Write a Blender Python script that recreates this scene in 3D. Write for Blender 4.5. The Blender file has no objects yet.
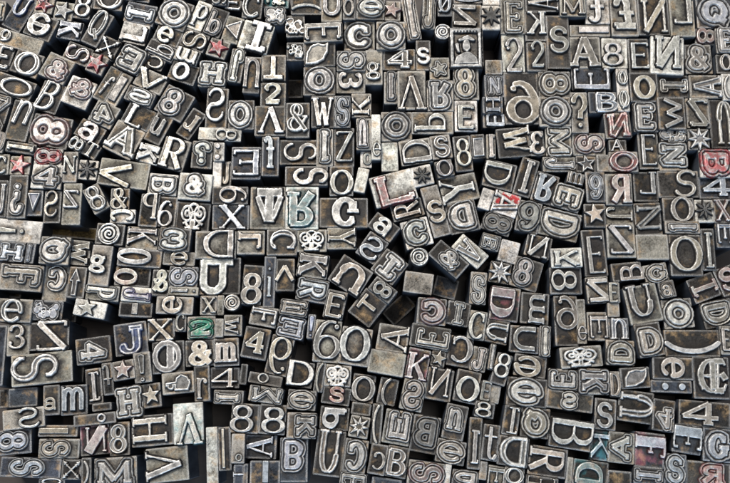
import bpy, math, random
import numpy as np
from mathutils import Vector, Matrix

random.seed(11)
rng = np.random.default_rng(11)
scene = bpy.context.scene
PX = 0.00045            # metres on the table for one pixel of the photograph
TOP = 0.0233            # type height, shoulder level
TILT = math.radians(12.0)
FOC = 880.0            # focal length in photograph pixels

# ---------------------------------------------------------------- camera
cam_d = bpy.data.cameras.new('camera')
cam = bpy.data.objects.new('camera', cam_d)
scene.collection.objects.link(cam)
R0 = FOC * PX
cam.location = (0.0, -R0 * math.sin(TILT), TOP + R0 * math.cos(TILT))
cam.rotation_euler = (TILT, 0, 0)
cam_d.sensor_width = 36.0
cam_d.lens = 36.0 * FOC / 730.0
cam_d.clip_start = 0.01
cam_d.clip_end = 20.0
scene.camera = cam

# ---------------------------------------------------------------- light
world = bpy.data.worlds.new('World')
scene.world = world
world.use_nodes = True
bg = world.node_tree.nodes['Background']
bg.inputs['Color'].default_value = (0.42, 0.62, 1.0, 1)
bg.inputs['Strength'].default_value = 0.11


def area(name, loc, target, sx, sy, power, col):
    d = bpy.data.lights.new(name, 'AREA')
    d.shape = 'RECTANGLE'
    d.size, d.size_y = sx, sy
    d.energy = power
    d.color = col
    o = bpy.data.objects.new(name, d)
    scene.collection.objects.link(o)
    o.location = loc
    o.rotation_euler = (Vector(target) - Vector(loc)).to_track_quat('-Z', 'Y').to_euler()
    return o


area('window_softbox', (-0.50, 0.82, 1.10), (0, 0, 0.02), 0.66, 0.40, 42.0, (1.0, 0.972, 0.935))
area('overhead_softbox', (0.20, 0.05, 1.10), (0, 0, 0.02), 0.40, 0.30, 3.0, (1.0, 0.97, 0.94))
area('blue_south_fill', (0.15, -0.95, 0.45), (0, 0, 0.02), 0.60, 0.40, 12.0, (0.55, 0.74, 1.0))  # added bluish fill lamp, no real window; lifts the south side walls
scene.view_settings.view_transform = 'Standard'
scene.view_settings.look = 'None'
scene.view_settings.gamma = 1.0
scene.view_settings.exposure = 0.0
scene.view_settings.use_curve_mapping = False

# ---------------------------------------------------------------- materials
INK = {'splat': (.45, .02, .025), 'rose': (.42, .06, .06), 'red': (0.40, 0.022, 0.030), 'pink': (0.42, 0.16, 0.15), 'pinkstain': (0.40, 0.10, 0.14), 'blue': (0.05, 0.10, 0.32),
       'teal': (0.03, 0.30, 0.34), 'green': (0.01, 0.22, 0.13), 'purple': (0.12, 0.09, 0.32)}
INK_CLEAN = {'splat': .5, 'rose': .35, 'red': 0.1, 'pink': 0.6, 'pinkstain': 0.6, 'blue': 0.8, 'teal': 0.6, 'green': 0.25, 'purple': 0.7}   # ink stays in the hollows, faces rub clean
INK_AMT = {'splat': .12, 'rose': .55, 'red': .8, 'pink': 0.42, 'pinkstain': 0.35, 'blue': 0.75, 'teal': 0.5, 'green': 1.0, 'purple': 0.7}


class NT:
    def __init__(s, name):
        s.m = bpy.data.materials.new(name)
        s.m.use_nodes = True
        s.t = s.m.node_tree
        s.b = s.t.nodes['Principled BSDF']

    def n(s, kind, **kw):
        x = s.t.nodes.new(kind)
        for k, v in kw.items():
            setattr(x, k, v)
        return x

    def l(s, a, b):
        s.t.links.new(a, b)

    def put(s, sock, v):
        if hasattr(v, 'is_output'):
            s.l(v, sock)
        else:
            sock.default_value = v

    def math(s, op, a, b=0.0, clamp=False):
        x = s.n('ShaderNodeMath', operation=op, use_clamp=clamp)
        s.put(x.inputs[0], a)
        s.put(x.inputs[1], b)
        return x.outputs[0]

    def mix(s, f, a, b):
        x = s.n('ShaderNodeMix', data_type='RGBA')
        s.put(x.inputs[0], f)
        s.put(x.inputs[6], a)
        s.put(x.inputs[7], b)
        return x.outputs[2]

    def ramp(s, v, lo, hi):
        x = s.n('ShaderNodeMapRange')
        x.interpolation_type = 'SMOOTHSTEP'
        s.put(x.inputs[0], v)
        x.inputs[1].default_value = lo
        x.inputs[2].default_value = hi
        return x.outputs[0]

    def scale(s, col, f):
        x = s.n('ShaderNodeVectorMath', operation='SCALE')
        s.put(x.inputs[0], col)
        s.put(x.inputs['Scale'], f)
        return x.outputs[0]

    def setup(s):
        s.co = s.n('ShaderNodeTexCoord').outputs['Object']
        s.oi = s.n('ShaderNodeObjectInfo')
        s.seed = s.math('MULTIPLY', s.oi.outputs['Random'], 37.0)

    def noise(s, scale, detail=3.0, rough=0.6, off=0.0):
        x = s.n('ShaderNodeTexNoise', noise_dimensions='4D')
        s.l(s.co, x.inputs['Vector'])
        s.put(x.inputs['W'], s.math('ADD', s.seed, off))
        x.inputs['Scale'].default_value = scale
        x.inputs['Detail'].default_value = detail
        x.inputs['Roughness'].default_value = rough
        return x.outputs['Fac']

    def attr(s, name):
        return s.n('ShaderNodeAttribute', attribute_name=name).outputs['Fac']

    def bump(s, h, strength, dist):
        x = s.n('ShaderNodeBump')
        s.l(h, x.inputs['Height'])
        x.inputs['Strength'].default_value = strength
        x.inputs['Distance'].default_value = dist
        s.l(x.outputs[0], s.b.inputs['Normal'])


def letter_material(name, ink=None):
    t = NT(name)
    t.setup()
    wear = t.attr('wear')
    n1 = t.noise(420.0, 3.0)
    n2 = t.noise(2600.0, 3.0, 0.65, 5.0)
    v = t.math('ADD', t.math('MULTIPLY', t.ramp(n1, 0.28, 0.68), 0.55), t.math('MULTIPLY', t.ramp(n2, 0.3, 0.7), 0.45))
    v = t.math('ADD', t.math('MULTIPLY', v, 1.0), 0.14)
    fac = t.math('MULTIPLY', wear, v, True)
    rim = t.attr('rim')
    face = t.mix(t.math('MULTIPLY', rim, 0.75), t.oi.outputs['Color'], (0.70, 0.675, 0.63, 1))
    col = t.mix(fac, (0.010, 0.009, 0.009, 1), face)
    if ink:
        n3 = t.ramp(t.noise(420.0, 3.0, 0.6, 9.0), 0.36, 0.60)
        a = t.math('MULTIPLY', n3, INK_AMT[ink], True)
        a = t.math('MULTIPLY', a, t.math('SUBTRACT', 1.0, t.math('MULTIPLY', wear, INK_CLEAN[ink])), True)
        c = INK[ink]
        lum = t.math('ADD', t.math('MULTIPLY', fac, 0.9), 0.12)
        col = t.mix(a, col, t.scale((c[0], c[1], c[2]), t.math('MULTIPLY', lum, 1.35)))
    t.l(col, t.b.inputs['Base Color'])
    t.put(t.b.inputs['Metallic'], t.math('MULTIPLY', fac, 0.15 if ink == 'red' else 0.75))
    rg = t.math('ADD', t.math('MULTIPLY', n2, 0.25), 0.62)
    t.put(t.b.inputs['Roughness'], t.math('SUBTRACT', rg, t.math('MULTIPLY', fac, 0.42)))
    t.b.inputs['Specular IOR Level'].default_value = 0.15
    t.bump(n2, 0.5, 0.00025)
    return t.m


def body_material(name, ink=None):
    t = NT(name)
    t.setup()
    wear = t.attr('wear')
    col = t.oi.outputs['Color']
    n1 = t.noise(110.0, 4.0, 0.6)
    n2 = t.noise(1100.0, 4.0, 0.75, 4.0)
    n3 = t.noise(3800.0, 2.0, 0.6, 8.0)
    patch = t.ramp(n1, 0.32, 0.66)
    sp = t.ramp(n2, 0.36, 0.62)
    k = t.math('ADD', t.math('MULTIPLY', patch, 0.95), t.math('MULTIPLY', sp, 0.7))
    k = t.math('ADD', k, 0.10)
    base = t.scale(col, k)
    # a brassy stain on part of every shoulder
    st = t.math('MULTIPLY', t.ramp(t.noise(190.0, 3.0, 0.6, 13.0), 0.50, 0.68), 0.6)
    base = t.mix(st, base, t.scale((0.26, 0.17, 0.085), k))
    if ink:
        c = INK[ink]
        a = t.math('MULTIPLY', t.ramp(t.noise(170.0, 3.0, 0.6, 21.0), *((0.545, 0.585) if ink == 'splat' else (0.47, 0.60))), {'splat': .95, 'teal': .30}.get(ink, .34))
        base = t.mix(a, base, (c[0], c[1], c[2], 1))
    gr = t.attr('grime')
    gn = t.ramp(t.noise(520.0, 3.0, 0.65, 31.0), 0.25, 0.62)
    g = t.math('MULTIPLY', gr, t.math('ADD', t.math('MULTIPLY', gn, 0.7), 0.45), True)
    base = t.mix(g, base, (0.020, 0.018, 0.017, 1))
    edge = t.math('MULTIPLY', wear, t.ramp(n3, 0.25, 0.65), True)
    base = t.mix(t.math('MULTIPLY', edge, 0.8), base, (0.52, 0.50, 0.47, 1))
    t.l(base, t.b.inputs['Base Color'])
    mt = t.math('MULTIPLY', t.math('SUBTRACT', 1.0, g), 0.5)
    t.put(t.b.inputs['Metallic'], t.math('MAXIMUM', mt, t.math('MULTIPLY', edge, 0.7)))
    t.put(t.b.inputs['Roughness'], t.math('ADD', t.math('MULTIPLY', n2, 0.3), 0.34))
    t.b.inputs['Specular IOR Level'].default_value = 0.18
    t.bump(t.math('ADD', n2, t.math('MULTIPLY', n3, 0.5)), 1.0, 0.00045)
    return t.m


def side_material():
    t = NT('type_metal_side')
    t.setup()
    mp = t.n('ShaderNodeMapping')
    t.l(t.co, mp.inputs[0])
    mp.inputs['Scale'].default_value = (1, 1, 0.12)
    t.co = mp.outputs[0]
    n = t.noise(900.0, 3.0)
    m = t.noise(130.0, 3.0, 0.6, 3.0)
    col = t.mix(t.ramp(m, 0.3, 0.7), (0.04, 0.05, 0.07, 1), (0.15, 0.17, 0.20, 1))
    t.l(col, t.b.inputs['Base Color'])
    t.b.inputs['Metallic'].default_value = 0.7
    t.put(t.b.inputs['Roughness'], t.math('ADD', t.math('MULTIPLY', n, 0.25), 0.28))
    t.bump(n, 0.4, 0.0002)
    return t.m


def wood_material():
    t = NT('dark_tray_wood')
    t.setup()
    mp = t.n('ShaderNodeMapping')
    t.l(t.co, mp.inputs[0])
    mp.inputs['Scale'].default_value = (0.15, 1, 1)
    t.co = mp.outputs[0]
    n = t.noise(160.0, 5.0, 0.65)
    t.l(t.mix(n, (0.006, 0.005, 0.004, 1), (0.035, 0.020, 0.012, 1)), t.b.inputs['Base Color'])
    t.b.inputs['Roughness'].default_value = 0.6
    t.bump(n, 0.3, 0.001)
    return t.m


M_SIDE = side_material()
M_WOOD = wood_material()
M_LET, M_BODY = {None: letter_material('worn_type_face')}, {None: body_material('worn_type_shoulder')}


def mat_of(table, maker, ink, base):
    if ink not in table:
        table[ink] = maker(base + '_' + ink, ink)
    return table[ink]


# ---------------------------------------------------------------- the table they stand on
def plane_mesh(name, sx, sy, z, mat):
    me = bpy.data.meshes.new(name)
    me.from_pydata([(-sx, -sy, z), (sx, -sy, z), (sx, sy, z), (-sx, sy, z)], [], [(0, 1, 2, 3)])
    me.materials.append(mat)
    o = bpy.data.objects.new(name, me)
    scene.collection.objects.link(o)
    return o


floor = plane_mesh('tray_floor', 0.45, 0.40, 0.0, M_WOOD)
floor['kind'] = 'structure'

# ---------------------------------------------------------------- glyphs
# strokes in a unit box, y up.  L x0 y0 x1 y1 [w=t|k] [s=start serif, e=end serif, u/v = tick at start/end]
# A cx cy rx ry a0 a1 [w]   D x y r   P x,y,...   (lengths are mapped into the inset box)
G = {
 'A': 'L 0 0 .5 1 t s;L .5 1 1 0 k e;L .2 .34 .8 .34 t',
 'B': 'L .04 0 .04 1 k;L -.06 1 .5 1 t;A .5 .77 .4 .23 90 -90;L .5 .54 .04 .54 t;A .5 .27 .5 .27 90 -90;L .5 0 -.06 0 t',
 'C': 'A .5 .5 .5 .5 48 312;L .86 .97 .86 .68 t;L .86 .12 .86 .2 t',
 'D': 'L .04 0 .04 1 k;L -.06 1 .42 1 t;A .42 .5 .58 .5 90 -90;L .42 0 -.06 0 t',
 'E': 'L .06 0 .06 1 k;L -.06 1 1 1 t v;L .06 .52 .75 .52 t v;L -.06 0 1 0 t v',
 'F': 'L .06 0 .06 1 k s;L -.06 1 1 1 t v;L .06 .52 .75 .52 t v',
 'G': 'A .5 .5 .5 .5 48 320;L .86 .97 .86 .68 t;L .9 .08 .9 .44 k e',
 'H': 'L 0 0 0 1 k se;L 1 0 1 1 k se;L 0 .5 1 .5 t',
 'I': 'L .5 0 .5 1 k;L 0 0 1 0 t v;L 0 1 1 1 t v',
 'J': 'L .7 1 .7 .25 k s;A .37 .25 .33 .25 0 -170;D .08 .28 .09;L .4 1 1 1 t',
 'K': 'L .06 0 .06 1 k se;L .1 .38 .95 1 t e;L .36 .58 .97 0 k e',
 'L': 'L .06 0 .06 1 k e;L -.06 0 1 0 t v',
 'M': 'L .02 0 .06 1 t s;L .06 1 .5 .1 k;L .5 .1 .94 1 t;L .94 1 .98 0 k e;L -.05 1 .08 1 t;L .92 1 1.05 1 t',
 'N': 'L .04 0 .04 1 t s;L .04 1 .96 0 k;L .96 0 .96 1 t e;L -.06 1 .1 1 t',
 'O': 'A .5 .5 .5 .5 0 360', 'o': 'A .5 .5 .5 .5 0 360', '0': 'A .5 .5 .5 .5 0 360',
 'P': 'L .06 0 .06 1 k s;L -.06 1 .5 1 t;A .5 .74 .5 .26 90 -90;L .5 .48 .06 .48 t',
 'Q': 'A .5 .53 .48 .47 0 360;L .45 .3 1 -.02 k',
 'R': 'L .06 0 .06 1 k s;L -.06 1 .48 1 t;A .48 .75 .42 .25 90 -90;L .48 .5 .06 .5 t;L .45 .5 1 0 k',
 'S': 'S .5 .5',
 's': 'S .5 .5',
 'T': 'L .5 0 .5 1 k s;L 0 1 1 1 t uv',
 'U': 'L .04 1 .04 .4 k s;A .5 .4 .46 .4 180 360;L .96 .4 .96 1 t e',
 'V': 'L 0 1 .5 0 k s;L .5 0 1 1 t e',
 'W': 'L 0 1 .27 0 k s;L .27 0 .5 .85 t;L .5 .85 .73 0 k;L .73 0 1 1 t e',
 'X': 'L 0 1 1 0 k se;L 0 0 1 1 t se',
 'Y': 'L 0 1 .5 .45 k s;L 1 1 .5 .45 t s;L .5 .5 .5 0 k e',
 'Z': 'L 0 1 1 1 t u;L 1 1 0 0 k;L 0 0 1 0 t v',
 'a': 'A .42 .27 .40 .27 0 360;L .84 .7 .84 .06 k;L .84 .02 1 .02 t;A .45 .68 .39 .32 0 165;D .12 .74 .08',
 'b': 'L .06 0 .06 1 k;L -.06 1 .06 1 t;A .53 .32 .45 .32 0 360',
 'c': 'A .5 .5 .5 .5 50 310;D .82 .78 .1',
 'd': 'L .94 0 .94 1 k;A .47 .32 .45 .32 0 360',
 'e': 'A .5 .5 .5 .5 0 315;L .02 .52 .98 .52 t',
 'f': 'L .4 0 .4 .75 k s;A .68 .75 .28 .25 180 40;D .88 .86 .08;L .05 .62 .8 .62 t',
 'g': 'A .42 .75 .36 .25 0 360;A .48 .2 .46 .2 0 360;L .2 .52 .3 .36 t;L .72 .9 1 .95 t',
 'i': 'L .5 0 .5 .62 k;L .1 0 .9 0 t;L .1 .62 .5 .62 t;D .5 .9 .13',
 'l': 'L .5 0 .5 1 k se',
 'm': 'L .04 0 .04 1 k s;A .28 .68 .23 .3 180 0;L .5 .68 .5 0 k e;A .74 .68 .23 .3 180 0;L .97 .68 .97 0 k e;L -.06 1 .04 1 t',
 'n': 'L .06 0 .06 1 k s;A .5 .62 .43 .36 180 0;L .94 .62 .94 0 k e;L -.06 1 .06 1 t',
 'p': 'L .06 0 .06 1 k s;A .53 .68 .45 .3 0 360;L -.06 .98 .06 .98 t',
 'q': 'L .94 0 .94 1 k s;A .47 .68 .45 .3 0 360',
 'r': 'L .2 0 .2 1 k s;A .62 .62 .42 .36 180 60;D .86 .84 .13;L 0 1 .2 1 t',
 't': 'L .42 1 .42 .22 k;A .68 .22 .26 .22 180 330;L .02 .7 .9 .7 t',
 'u': 'L .06 1 .06 .38 k;A .47 .38 .41 .38 180 360;L .92 1 .92 0 k;L -.06 1 .06 1 t;L .8 1 .92 1 t;L .92 0 1.05 0 t',
 '1': 'L .55 0 .55 1 k;L .1 0 1 0 t;L .05 .8 .55 1 t',
 '2': 'A .48 .72 .46 .28 165 -35;L .88 .58 .06 .02 k;L 0 0 .95 0 k v;D .1 .7 .09',
 '3': 'A .46 .75 .42 .25 150 -90;A .46 .26 .5 .26 90 -150;D .1 .82 .09;D .06 .22 .1',
 '4': 'L .72 0 .72 1 k s;L .72 1 0 .3 t;L 0 .3 1 .3 t',
 '6': 'A .5 .3 .5 .3 0 360;A .62 .36 .62 .64 180 75;D .86 .86 .09',
 '8': 'A .5 .76 .4 .24 0 360;A .5 .27 .5 .27 0 360',
 '9': 'A .5 .7 .5 .3 0 360;A .38 .64 .62 .64 0 -105;D .14 .14 .09',
 '&': 'A .42 .78 .25 .22 -40 220;L .24 .66 .95 0 k;L .62 .65 .3 .5 t;A .36 .25 .36 .25 80 320;L .62 .1 .95 .52 t;L .75 .54 1.04 .54 t',
 '?': 'A .48 .74 .46 .26 170 -75;L .55 .5 .5 .26 k;D .5 .05 .12',
 '!': 'P .36,.3,.2,.95,.5,1,.8,.95,.64,.3;D .5 .08 .14',
 '%': 'D .2 .3 .17;P .35,.05,.9,.0,1,.4,.9,.8,.65,1,.45,.8,.4,.45;L 0 .42 1 .5 t',
 '(': 'A .95 .5 .8 .55 115 245',
 ')': 'A .05 .5 .8 .55 65 -65',
 ',': 'A .5 .6 .42 .38 0 360;A .2 .5 .75 .5 20 -85',
 ':': 'D .5 .15 .3;D .5 .85 .3',
 ';': 'A .5 .82 .4 .16 0 360;A .5 .25 .4 .2 0 360;L .85 .25 .3 0 t',
 'Ø': 'A .5 .5 .42 .5 0 360;L .05 0 .95 1 t',
 '£': 'L .35 .05 .4 .7 k;A .66 .7 .28 .3 180 20;L .05 .48 .8 .48 t;L 0 .03 1 .03 k v',
 'Tgus': 'L .5 0 .5 1 k;L 0 1 1 1 k;L .02 .86 .36 .06 t;L .98 .86 .64 .06 t;L .3 .03 .7 .03 t',
 'Ubar': 'L .04 1 .04 .3 k;A .36 .3 .32 .3 180 360 k;L .68 .3 .68 1 k;L -.03 .97 1 .97 k',
 'bar': 'P 0,0,1,0,1,1,0,1',
 'tri': 'P 0,0,1,0,.5,1',
 'arrow': 'P .5,1,1,.55,.72,.55,.72,0,.28,0,.28,.55,0,.55',
 'leaf': 'P 0,.02,.02,.5,.2,.85,.55,.98,.8,.9,1,1,.98,.6,.8,.25,.45,.05;L .1 .1 .85 .85 t',
 'clover': 'A .24 .6 .22 .28 0 360 t;A .5 .78 .2 .2 0 360 t;A .76 .6 .22 .28 0 360 t;A .5 .28 .3 .22 180 360 t;A .24 .6 .08 .1 0 360 t;A .76 .6 .08 .1 0 360 t;A .5 .5 .14 .16 20 300 t;L .5 .34 .5 0 k;L .2 .03 .8 .03 t;L .1 .2 .35 .35 t;L .9 .2 .65 .35 t',
 'halfO': 'A .5 .5 .5 .5 0 360 t;P .5,.02,.5,.98,.68,.93,.8,.86,.8,.14,.68,.07',
 'Eblk': 'A .5 .5 .5 .5 70 290;L .55 .95 .95 .98 k;L .95 .98 1 .85 t;L .55 .05 .9 .05 k;L .9 .05 1 .25 t;L .12 .5 .9 .5 t;L .5 .95 .5 .08 k;L .72 .9 .68 .1 t;L .85 .6 1 .4 k;L .02 .3 .15 .1 k',
}
SERIFED = set('AFGHIKLMNPRTUVWXYfilmnpqru')
FONT = {'R': (.185, .062, .075, .055), 'B': (.25, .15, .06, .11), 'S': (.19, .165, 0, 0), 'D': (.36, .045, .05, .045), 'I': (.13, .075, 0, 0)}


def seg_box(X, Y, x0, y0, x1, y1, hw):
    dx, dy = x1 - x0, y1 - y0
    L = math.hypot(dx, dy) + 1e-9
    ux, uy = dx / L, dy / L
    px, py = X - (x0 + x1) / 2, Y - (y0 + y1) / 2
    a = np.abs(px * ux + py * uy) - L / 2
    b = np.abs(-px * uy + py * ux) - hw
    return np.minimum(np.maximum(a, b), 0) + np.hypot(np.maximum(a, 0), np.maximum(b, 0))


def seg_cap(X, Y, x0, y0, x1, y1, w0, w1):
    dx, dy = x1 - x0, y1 - y0
    LL = dx * dx + dy * dy + 1e-12
    t = np.clip(((X - x0) * dx + (Y - y0) * dy) / LL, 0, 1)
    return np.hypot(X - x0 - t * dx, Y - y0 - t * dy) - (w0 + (w1 - w0) * t)


def poly_sdf(X, Y, pts):
    d = np.full(X.shape, 1e9)
    ins = np.zeros(X.shape, bool)
    n = len(pts)
    for i in range(n):
        x0, y0 = pts[i]
        x1, y1 = pts[(i + 1) % n]
        d = np.minimum(d, seg_cap(X, Y, x0, y0, x1, y1, 0, 0))
        c = (y0 > Y) != (y1 > Y)
        with np.errstate(divide='ignore', invalid='ignore'):
            xi = (x1 - x0) * (Y - y0) / (y1 - y0 if y1 != y0 else 1e-9) + x0
        ins ^= c & (X < xi)
    return np.where(ins, -d, d)


def star_pts(n, ro, ri, rot=90.0):
    p = []
    for k in range(2 * n):
        r = ro if k % 2 == 0 else ri
        a = math.radians(rot + 180.0 * k / n)
        p.append((r * math.cos(a), r * math.sin(a)))
    return p


def smooth_noise(shape, cell, r):
    gy, gx = int(shape[0] / cell) + 3, int(shape[1] / cell) + 3
    g = r.normal(size=(gy, gx))
    yy, xx = np.arange(shape[0]) / cell, np.arange(shape[1]) / cell
    iy, ix = yy.astype(int), xx.astype(int)
    fy, fx = (yy - iy)[:, None], (xx - ix)[None, :]
    fy, fx = fy * fy * (3 - 2 * fy), fx * fx * (3 - 2 * fx)
    a = g[np.ix_(iy, ix)] * (1 - fx) + g[np.ix_(iy, ix + 1)] * fx
    b = g[np.ix_(iy + 1, ix)] * (1 - fx) + g[np.ix_(iy + 1, ix + 1)] * fx
    return a * (1 - fy) + b * fy


def glyph_sdf(ch, font, style, W, H, X, Y, em, r):
    """signed distance (tile units) of a glyph that fills a W x H box centred on the origin"""
    thick, thin, ser, sert = [v * em for v in FONT[font]]
    inset = 0.0
    if style == 'd':
        inset = .13 * em
        thick, thin, ser = thick * .74, max(thin * .74, .06 * em), ser * .8
    if style == 'o':
        thick, thin = thick * 1.1, max(thin * 1.1, .085 * em)
    d = np.full(X.shape, 1e9)
    if ch in ('star5', 'star8', 'sun', 'xarrow', 'coil', 'floret', 'portrait'):
        q = min(W, H) / 2 - inset
        if ch == 'star5':
            return poly_sdf(X, Y, star_pts(5, q * 1.08, q * .45, 90 + r.uniform(-14, 14)))
        if ch == 'star8':
            d = poly_sdf(X, Y, star_pts(8, q * 1.05, q * .42, 90))
            return np.minimum(d, poly_sdf(X, Y, star_pts(4, q * 1.2, q * .3, 45)))
        if ch == 'sun':
            for k in range(8):
                a = math.radians(45 * k + 8)
                ca, sa = math.cos(a), math.sin(a)
                p = [(.18, 0), (.5, .12), (1.0, 0), (.5, -.12)]
                d = np.minimum(d, poly_sdf(X, Y, [((x * ca - y * sa) * q, (x * sa + y * ca) * q) for x, y in p]))
            return np.minimum(d, np.hypot(X, Y) - .2 * q)
        if ch == 'xarrow':
            for k in range(4):
                a = math.radians(45 + 90 * k)
                ca, sa = math.cos(a), math.sin(a)
                d = np.minimum(d, seg_box(X, Y, 0, 0, ca * q * 1.0, sa * q * 1.0, .045 * q))
                p = [(1.28, 0), (.92, .2), (.98, 0), (.92, -.2)]
                d = np.minimum(d, poly_sdf(X, Y, [((x * ca - y * sa) * q, (x * sa + y * ca) * q) for x, y in p]))
                p = [(.86, 0), (.66, .16), (.72, 0), (.66, -.16)]
                d = np.minimum(d, poly_sdf(X, Y, [((x * ca - y * sa) * q, (x * sa + y * ca) * q) for x, y in p]))
            return d
        if ch == 'coil':
            rr, th = np.hypot(X, Y), np.arctan2(Y, X)
            ph = (rr / q * 3.0 - th / (2 * math.pi)) % 1.0
            d = np.abs(ph - .5) * q / 3.0 - .075 * q
            d = np.maximum(d, rr - q * .8)
            return np.minimum(d, np.abs(rr - q * .93) - .05 * q)
        if ch == 'floret':
            for k in range(13):
                cx, cy = r.uniform(-.40, .40) * W, r.uniform(-.38, .38) * H
                ra = r.uniform(.10, .22) * min(W, H)
                rg = np.hypot((X - cx) * r.uniform(.8, 1.2), (Y - cy) * r.uniform(.8, 1.2)) - ra
                if k % 2:
                    rg = np.abs(rg) - .03 * em
                d = np.minimum(d, rg)
            return np.maximum(d, np.maximum(np.abs(X) - W / 2, np.abs(Y) - H / 2))
        if ch == 'portrait':
            bx = np.maximum(np.abs(X) - W / 2, np.abs(Y) - H / 2)
            d = np.abs(bx + .035 * em) - .035 * em
            for k in range(9):
                d = np.minimum(d, seg_box(X, Y, (-.42 + .105 * k) * W, .5 * H, (-.42 + .105 * k) * W, .41 * H, .022 * em))
            d = np.minimum(d, (np.hypot((X - .02 * W) / (.12 * W), (Y - .05 * H) / (.15 * H)) - 1) * .13 * W)   # face
            d = np.minimum(d, poly_sdf(X, Y, [(-.38 * W, -.42 * H), (-.3 * W, -.24 * H), (-.06 * W, -.13 * H), (.12 * W, -.13 * H), (.34 * W, -.26 * H), (.38 * W, -.42 * H)]))
            cap = seg_cap(X, Y, -.2 * W, .2 * H, .06 * W, .27 * H, .03 * em, .06 * em)
            d = np.minimum(d, cap)
            d = np.minimum(d, seg_cap(X, Y, .06 * W, .27 * H, .26 * W, .2 * H, .06 * em, .03 * em))
            d = np.minimum(d, seg_cap(X, Y, -.3 * W, .08 * H, -.24 * W, -.1 * H, .05 * em, .03 * em))
            return d
    sl = .22 if font == 'I' else 0.0
    hx = thick / 2 + inset + (ser if ch in SERIFED and font not in 'SI' else 0) + abs(sl) * H * .35
    hy = thin / 2 + inset
    if ch in 'VWAMN4':
        hx = hx * .8
    hx, hy = min(hx, W * .38), min(hy, H * .38)
    bw, bh = W - 2 * hx, H - 2 * hy

    def mp(x, y):
        yy = (y - .5) * bh
        return (x - .5) * bw + sl * yy * .7, yy

    def wt(dx, dy, flag):
        if flag == 't':
            return thin / 2
        if flag == 'k':
            return thick / 2
        v = abs(dy) / (math.hypot(dx, dy) + 1e-9)
        return (thin + (thick - thin) * v ** 1.6) / 2

    def run(pts, flag=None):
        nonlocal d
        n = len(pts)
        ws = []
        for i in range(n):
            a, b = pts[max(0, i - 1)], pts[min(n - 1, i + 1)]
            ws.append(wt(b[0] - a[0], b[1] - a[1], flag))
        for i in range(n - 1):
            d = np.minimum(d, seg_cap(X, Y, *pts[i], *pts[i + 1], ws[i], ws[i + 1]))

    for st in G[ch].split(';'):
        p = st.split()
        if p[0] == 'L':
            x0, y0 = mp(float(p[1]), float(p[2]))
            x1, y1 = mp(float(p[3]), float(p[4]))
            fl = p[5] if len(p) > 5 else None
            hw = wt(x1 - x0, y1 - y0, fl)
            d = np.minimum(d, seg_box(X, Y, x0, y0, x1, y1, hw))
            ends = p[6] if len(p) > 6 else ''
            if ser > 0 and font != 'I':
                for c, (x, y) in (('s', (x0, y0)), ('e', (x1, y1))):
                    if c in ends:
                        q = hw + ser
                        yo = -math.copysign(sert / 2 - thin / 2, y)
                        d = np.minimum(d, seg_box(X, Y, x - q, y + yo, x + q, y + yo, sert / 2))
                for c, (x, y) in (('u', (x0, y0)), ('v', (x1, y1))):
                    if c in ends:
                        s = -1 if y > 0.2 * bh else (1 if y < -.2 * bh else 0)
                        ln = .14 * em
                        ya, yb = (y, y + s * ln) if s else (y - ln * .6, y + ln * .6)
                        d = np.minimum(d, seg_box(X, Y, x, ya, x, yb, max(thin, .07 * em) / 2))
        elif p[0] == 'A':
            cx, cy, rx, ry, a0, a1 = map(float, p[1:7])
            fl = p[7] if len(p) > 7 else None
            n = max(6, int(abs(a1 - a0) / 15))
            pts = []
            for i in range(n + 1):
                a = math.radians(a0 + (a1 - a0) * i / n)
                pts.append(mp(cx + rx * math.cos(a), cy + ry * math.sin(a)))
            run(pts, fl)
        elif p[0] == 'D':
            x, y = mp(float(p[1]), float(p[2]))
            d = np.minimum(d, np.hypot(X - x, Y - y) - float(p[3]) * em * (.9 if ch not in ':' else 1))
        elif p[0] == 'P':
            v = list(map(float, p[1].split(',')))
            d = np.minimum(d, poly_sdf(X, Y, [mp(v[i], v[i + 1]) for i in range(0, len(v), 2)]))
        elif p[0] == 'S':
            pts = []
            for i in range(15):
                a = math.radians(25 + (255 - 25) * i / 14)
                pts.append((.5 + .42 * math.cos(a), .755 + .245 * math.sin(a)))
            for i in range(1, 16):
                a = math.radians(78 - (78 + 160) * i / 15)
                pts.append((.5 + .47 * math.cos(a), .265 + .265 * math.sin(a)))
            pts = [mp(*q) for q in pts]
            n = len(pts)
            ws = []
            for i in range(n):
                t = i / (n - 1)
                ws.append((thin + (thick - thin) * (.22 + .78 * math.exp(-((t - .48) / .24) ** 2))) / 2)
            for i in range(n - 1):
                d = np.minimum(d, seg_cap(X, Y, *pts[i], *pts[i + 1], ws[i], ws[i + 1]))
            if ser > 0 and font != 'I':
                for (x, y, s) in ((.9, .82, 1), (.05, .2, -1)):
                    x, y = mp(x, y)
                    d = np.minimum(d, seg_box(X, Y, x, y - .08 * em, x, y + .1 * em, max(thin, .06 * em) / 2))
    return d


def lin(a, b, x):
    return np.clip((x - a) / (b - a), 0, 1)


def sstep(a, b, x):
    t = np.clip((x - a) / (b - a), 0, 1)
    return t * t * (3 - 2 * t)


def em_of(ch, W, H):
    lo, hi = min(W, H), max(W, H)
    if ch in ('bar', '(', ')', '!', 'i', ':', 'l'):
        return max(lo, .3 * hi)
    if ch == 'I':
        return max(lo, .6 * hi) if lo > .35 * hi else max(lo, .45 * hi)
    return min(max(lo, .5 * hi), 1.25 * lo)


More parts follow.
